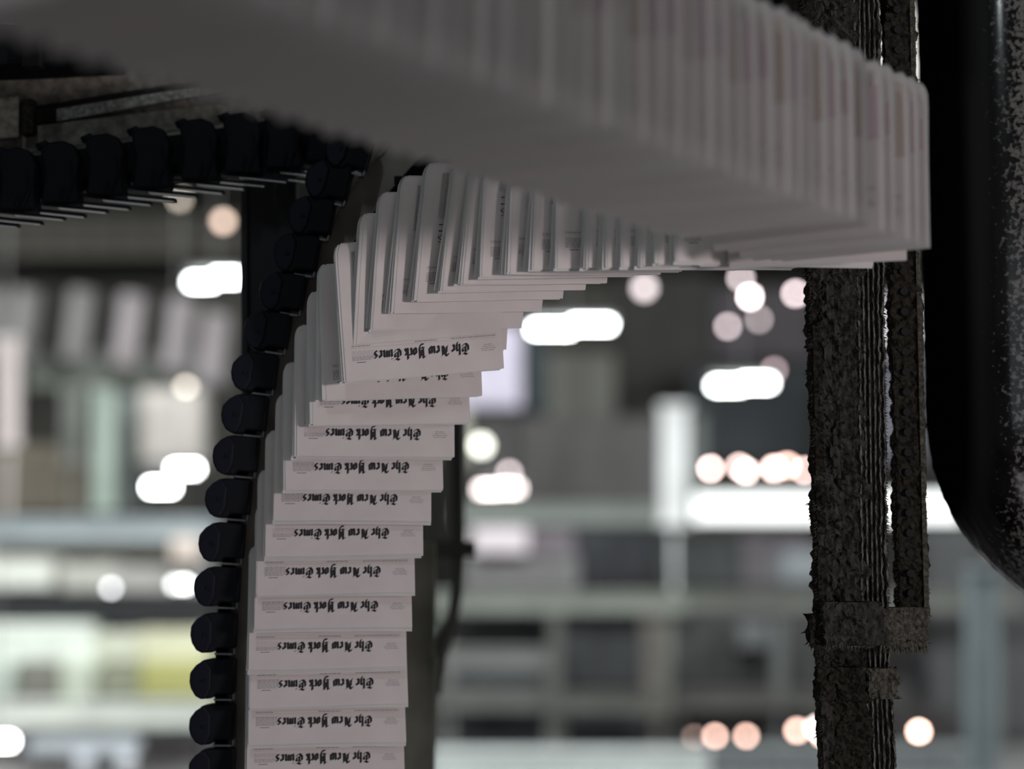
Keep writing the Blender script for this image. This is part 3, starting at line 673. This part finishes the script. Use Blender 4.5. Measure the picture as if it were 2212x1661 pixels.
cabinet('machine_cabinet', 1000, 1200, 1250, 1275, 19.2, .6, (.25, .245, .25), 'grey cabinet row standing over the middle girder', 'machine', 4)
cabinet('press_unit', 1000, 1325, 1180, 1400, 18.4, 1.0, (.045, .045, .05), 'almost black press unit below the middle girder, left', 'machine', 1)
hbeam('machine_shelf', 960, 1200, 1400, 1442, 17.5, (.28, .285, .28), 'pale horizontal machine shelf right of the dangling hook', 'shelf')
cabinet('press_unit', 940, 1440, 1200, 1486, 18.2, 1.0, (.09, .1, .105), 'dark slate press unit between the two pale shelves', 'machine', 2)
hbeam('machine_shelf', 940, 1200, 1484, 1532, 17.5, (.2, .205, .195), 'lower pale machine shelf near the olive post', 'shelf')
post('frame_post', 1186, 1214, 1325, 1540, 17.4, (.17, .18, .165), 'grey upright on the left side of the square machine frame', 'post')
post('frame_post', 1388, 1442, 1325, 1540, 17.4, (.19, .18, .165), 'tan-grey upright on the right side of the square machine frame', 'post')
cabinet('press_unit', 1214, 1325, 1388, 1490, 18.2, 1.0, (.07, .075, .08), 'dark press unit inside the square machine frame', 'machine', 2)
hbeam('machine_shelf', 1200, 1440, 1495, 1535, 17.4, (.16, .165, .15), 'grey lower bar of the square machine frame', 'shelf')
cabinet('press_unit', 1442, 1325, 1780, 1490, 18.2, 1.0, (.09, .093, .093), 'wide dark press unit right of the square machine frame', 'machine', 3)
cabinet('machine_cabinet', 1600, 1350, 1660, 1400, 17.8, .5, (.2, .21, .22), 'small grey box on the wide dark press unit', 'machine', 1)
post('frame_post', 1670, 1696, 1340, 1500, 17.6, (.2, .215, .215), 'slim pale upright left of the thick strut', 'post')
hbeam('machine_shelf', 1450, 1780, 1490, 1530, 17.6, (.14, .14, .13), 'dim lower bar right of the square machine frame', 'shelf')
cabinet('press_unit', 930, 1535, 1480, 1618, 17.8, 1.0, (.07, .078, .085), 'long dark press base above the bright bottom girder', 'machine', 4)
cabinet('press_unit', 1480, 1535, 2060, 1618, 17.8, 1.0, (.055, .05, .05), 'long dark press base holding the orange lamps', 'machine', 4)
cabinet('lilac_cabinet', 985, 700, 1126, 880, 24, .3, (.68, .64, .78), 'pale lilac panel right of the rising newspapers', 'panel', 1)
cabinet('narrow_cabinet', 985, 868, 1010, 1000, 24, .3, (.6, .6, .5), 'narrow cream panel edge beside the rising newspapers', 'panel', 1)
cabinet('upper_cabinet', 1140, 690, 1180, 890, 27, .5, (.08, .11, .12), 'dark teal tall cabinet right of the lilac panel', 'machine', 1)
cabinet('upper_cabinet', 1180, 760, 1330, 960, 28, .5, (.22, .22, .2), 'grey upper cabinet below the bright lamp', 'machine', 2)
cabinet('upper_cabinet', 1330, 590, 1540, 860, 30, .5, (.07, .068, .062), 'dark brown upper housing between the two bright lamps', 'machine', 2)
cabinet('upper_cabinet', 1540, 620, 1760, 780, 30, .5, (.13, .115, .13), 'mauve grey housing behind the round pinkish lamps', 'machine', 2)
cabinet('upper_cabinet', 1490, 790, 1760, 1000, 29, .5, (.09, .1, .11), 'slate housing behind the row of pink lamps', 'machine', 3)
cabinet('upper_cabinet', 1010, 900, 1430, 1090, 26, .5, (.15, .145, .145), 'grey press housing left of the pale lit post', 'machine', 4)
cabinet('upper_cabinet', 1860, 640, 2010, 760, 26, .4, (.55, .52, .55), 'pale box seen in the gaps beside the perforated strut', 'machine', 1)
cabinet('upper_cabinet', 1860, 760, 2010, 1000, 27, .4, (.2, .2, .24), 'blue-grey box seen in the gaps beside the perforated strut', 'machine', 1)
cabinet('upper_cabinet', 1850, 20, 2020, 190, 21, .4, (.5, .48, .46), 'pale panel seen above the newspapers between the struts', 'panel', 1)
cabinet('press_unit', 2000, 1140, 2240, 1600, 19, .8, (.12, .125, .13), 'grey press unit under the bend of the black duct', 'machine', 2)
post('grey_pipe', 2090, 2150, 1230, 1680, 14, (.24, .29, .31), 'blurred blue-grey standing pipe under the black duct', 'pipe')
# left side
hbeam('ceiling_girder', -40, 540, 470, 560, 26, (.085, .08, .068), 'brown ceiling girder behind the tan lamps, left', 'girder')
LV = [(-8, 640, 1), (60, 640, 0), (180, 640, 0), (288, 650, 0), (395, 660, 0), (470, 690, 1)]
labs = ['grey hanging roll end at the left edge', 'grey hanging roll end, second from the left edge', 'pinkish grey hanging roll end, third from the left edge', 'pink hanging roll end, fourth from the left edge', 'pale pink hanging roll end under the lamp by the dark post', 'pinkish upright roll end beside the grippers']
for (u, v, t_), lab in zip(LV, labs):
    o = empty('hanging_roll', at(u, v + 60, 22), lab, 'paper roll', 'roll ends hanging on the left')
    mb = MB(); p = Vector((0, 0, 0)); r_ = m(30, 22); mb.tube([Vector((-.08, 0, -.42)), Vector((0, 0, .38))], r_, 20); mb.build('wrapper', cm((.38, .345, .36) if u > 200 else (.24, .235, .23)), o, smooth=False)
    mb = MB(); mb.tube([Vector((0, 0, .38)), Vector((0, 0, .46))], r_ * .3, 12); mb.build('core', DK, o)
cabinet('green_cabinet', 60, 760, 480, 840, 22.5, .6, (.27, .29, .26), 'grey-green machine cover on the left below the hanging roll ends', 'machine', 5)
post('pale_post', 205, 245, 845, 1100, 20, (.42, .5, .45), 'pale mint upright post on the left', 'post')
post('grey_post', 140, 180, 840, 1000, 21, (.36, .38, .35), 'dim grey upright left of the mint post', 'post')
post('pink_post', -2, 40, 735, 960, 20, (.62, .56, .55), 'pinkish upright post at the left edge', 'post')
cabinet('tan_cabinet', 300, 840, 435, 1000, 20.5, .5, (.5, .47, .44), 'beige cabinet above the bright lamp by the grippers', 'machine', 1)
cabinet('brown_cabinet', -40, 960, 200, 1110, 21.5, .5, (.16, .14, .11), 'brown cabinet low on the left edge', 'machine', 2)
cabinet('teal_cabinet', 245, 850, 300, 1100, 21.5, .5, (.2, .23, .22), 'dim teal cabinet between the mint post and beige cabinet', 'machine', 1)
hbeam('blue_girder', -60, 470, 1118, 1168, 18, (.38, .43, .45), 'blue-grey girder across the left side', 'girder')
cabinet('dark_unit', -60, 1168, 440, 1215, 18.8, .5, (.12, .115, .1), 'dark brown unit under the blue-grey girder', 'machine', 4)
cabinet('cream_cabinet', -60, 1205, 112, 1272, 18, .5, (.8, .86, .76), 'bright cream-green cabinet at the left edge', 'machine', 2)
cabinet('cream_cabinet', 130, 1215, 250, 1278, 18.1, .5, (.58, .58, .53), 'beige cabinet right of the bright cream-green one', 'machine', 2)
cabinet('cream_cabinet', 250, 1222, 440, 1280, 18.1, .5, (.5, .49, .47), 'grey-beige cabinet beside the grippers', 'machine', 2)
cabinet('peach_box', 370, 1160, 430, 1215, 17.8, .4, (.72, .62, .56), 'small peach box above the grey-beige cabinet', 'box', 1)
hbeam('dark_girder', -60, 450, 1282, 1345, 18, (.075, .08, .085), 'dark grey girder below the cream cabinets', 'girder')
cabinet('cream_counter', -60, 1345, 205, 1432, 17.8, .5, (.75, .8, .74), 'long pale cream counter on the left edge', 'machine', 3)
cabinet('cream_counter', 205, 1365, 300, 1432, 17.8, .5, (.6, .62, .52), 'pale yellow-grey counter next to the cream one', 'machine', 1)
cabinet('cream_counter', 300, 1360, 450, 1432, 17.8, .5, (.66, .66, .5), 'yellowish counter beside the grippers', 'machine', 1)
cabinet('green_bin', -60, 1432, 30, 1510, 17.5, .5, (.55, .62, .56), 'pale green bin at the left edge', 'bin', 1)
cabinet('brown_bin', 35, 1437, 130, 1510, 17.5, .5, (.3, .3, .26), 'brown-grey bin between pale green bins', 'bin', 1)
cabinet('green_bin', 130, 1432, 205, 1520, 17.5, .5, (.55, .6, .5), 'pale green bin right of the brown-grey one', 'bin', 1)
cabinet('olive_bin', 212, 1440, 300, 1510, 17.5, .5, (.38, .4, .3), 'olive-grey bin in the lower left', 'bin', 1)
cabinet('yellow_bin', 300, 1432, 450, 1510, 17.5, .5, (.42, .42, .16), 'mustard yellow bin beside the grippers', 'bin', 1)
hbeam('pale_girder', -60, 470, 1512, 1568, 17, (.68, .72, .67), 'broad pale girder under the bins', 'girder')
hbeam('dark_girder', -60, 470, 1572, 1606, 16.8, (.06, .065, .075), 'dark girder under the broad pale one', 'girder')
wf = cabinet('equipment_stand', 60, 1600, 290, 1628, 16, .3, (.55, .6, .64), 'pale blue-white equipment stand at the lower left', 'stand', 1)
for px_ in (182, 272):
    c = at(px_, 1665, 15.95) - wf.location; mb = MB(); mb.box(c, (m(16, 16), 0, 0), (0, .05, 0), (0, 0, m(38, 16))); mb.build('stand_leg', cm((.6, .63, .68)), wf, bevel=.01)
cabinet('grey_box', 290, 1610, 450, 1700, 17, .4, (.3, .27, .27), 'mauve grey box beside the lowest grippers', 'box', 1)

# nearer blurred things: dark post, olive post, hook
pd = 4.12
o = empty('steel_post', at(585, 1661, pd), 'dark blue-grey steel post behind the curved rail', 'post')
a = at(585, 330, pd); b_ = at(590, 1750, pd); mb = MB(); mb.box((a + b_) / 2, (m(58, pd), 0, 0), (0, .02, 0), (a - b_) / 2); loc(mb.build('web', cm((.05, .052, .06)), bevel=.006), o)
mb = MB(); mb.box((a + b_) / 2 - Vector((m(52, pd), .02, 0)), (m(7, pd), 0, 0), (0, .03, 0), (a - b_) / 2); loc(mb.build('flange', cm((.06, .062, .07)), bevel=.004), o)
od = 4.7
OM = mat('olive_grey_paint', (.17, .175, .145), .8, nz=.3, nscale=12)
o = empty('olive_post', at(912, 1661, od), 'blurred olive-grey post just right of the rising newspapers', 'post')
a = at(905, 1170, od); b_ = at(905, 1780, od); b_.z = 0; mb = MB(); mb.box((a + b_) / 2, (m(36, od), 0, 0), (0, .02, 0), (a - b_) / 2); loc(mb.build('plate', OM, bevel=.006), o)
mb = MB(); mb.tube([at(935, 1420, od - .03), at(925, 1780, od - .03)], m(12, od), 10); loc(mb.build('conduit', OM), o)
hd_ = 5.4
o = empty('hanging_hook', at(935, 1430, hd_), 'blurred dark stirrup-shaped hook with crossbar, right of the rising newspapers', 'hook')
HM = mat('dark_hook_steel', (.022, .024, .022), .7)
mb = MB(); mb.tube([at(987, -1600, hd_), at(987, 840, hd_), at(987, 1000, hd_), at(990, 1180, hd_), at(988, 1270, hd_), at(975, 1350, hd_), at(945, 1420, hd_), at(940, 1500, hd_)], [m(15, hd_)] * 4 + [m(13, hd_)] * 2 + [m(20, hd_), m(14, hd_)], 12); loc(mb.build('shank', HM, smooth=True), o)
mb = MB(); mb.tube([at(905, 1120, hd_), at(903, 1280, hd_), at(915, 1380, hd_), at(940, 1420, hd_)], m(13, hd_), 12); loc(mb.build('side_arm', HM, smooth=True), o)
mb = MB(); mb.tube([at(890, 1186, hd_ - .02), at(1028, 1186, hd_ - .02)], m(17, hd_), 12); loc(mb.build('crossbar', HM), o)

# ------------------------------------------------------------------ light
def area(name, p, tgt, sx_, sy_, e, col):
    l = bpy.data.lights.new(name, 'AREA'); l.shape = 'RECTANGLE'; l.size = sx_; l.size_y = sy_; l.energy = e; l.color = col
    o = bpy.data.objects.new(name, l); C.objects.link(o); o.location = p
    o.rotation_euler = (Vector(tgt) - Vector(p)).to_track_quat('-Z', 'Y').to_euler(); return o
# out-of-view lighting: key and strip lamps, plus fill lights added for brightness
area('press_floor_lamp', (4.6, -1.05, 1.65), (-.1, 3.7, 1.9), .8, .6, 205, (1, .895, .89))
area('added_floor_bounce', (.3, .9, .35), (.2, 2.9, 2.2), 3.0, 1.2, 12, (1, .97, .97))  # fill added for light bounced up from the floor, no fixture
area('added_front_fill', (-.6, -2.5, 2.6), (.1, 3.6, 2.0), 2.5, 1.5, 6, (.9, .96, 1))  # cool fill added behind the camera, no fixture there
area('reflected_strip_lamp', (-.9, 0, 4.38), (.97, 3.8, 2.7), .09, .7, 16, (.9, 1, 1))
for i, (x, y) in enumerate(((-10.5, 9), (10.5, 9), (-10.5, 17), (10.5, 17), (0, 10))):
    z = 6.8
    area('added_hall_fill', (x, y, z), (x * .2, y + 11, 1.5), 3, 2, 690, (.97, 1, .99))  # unseen fill added to brighten the hall machinery
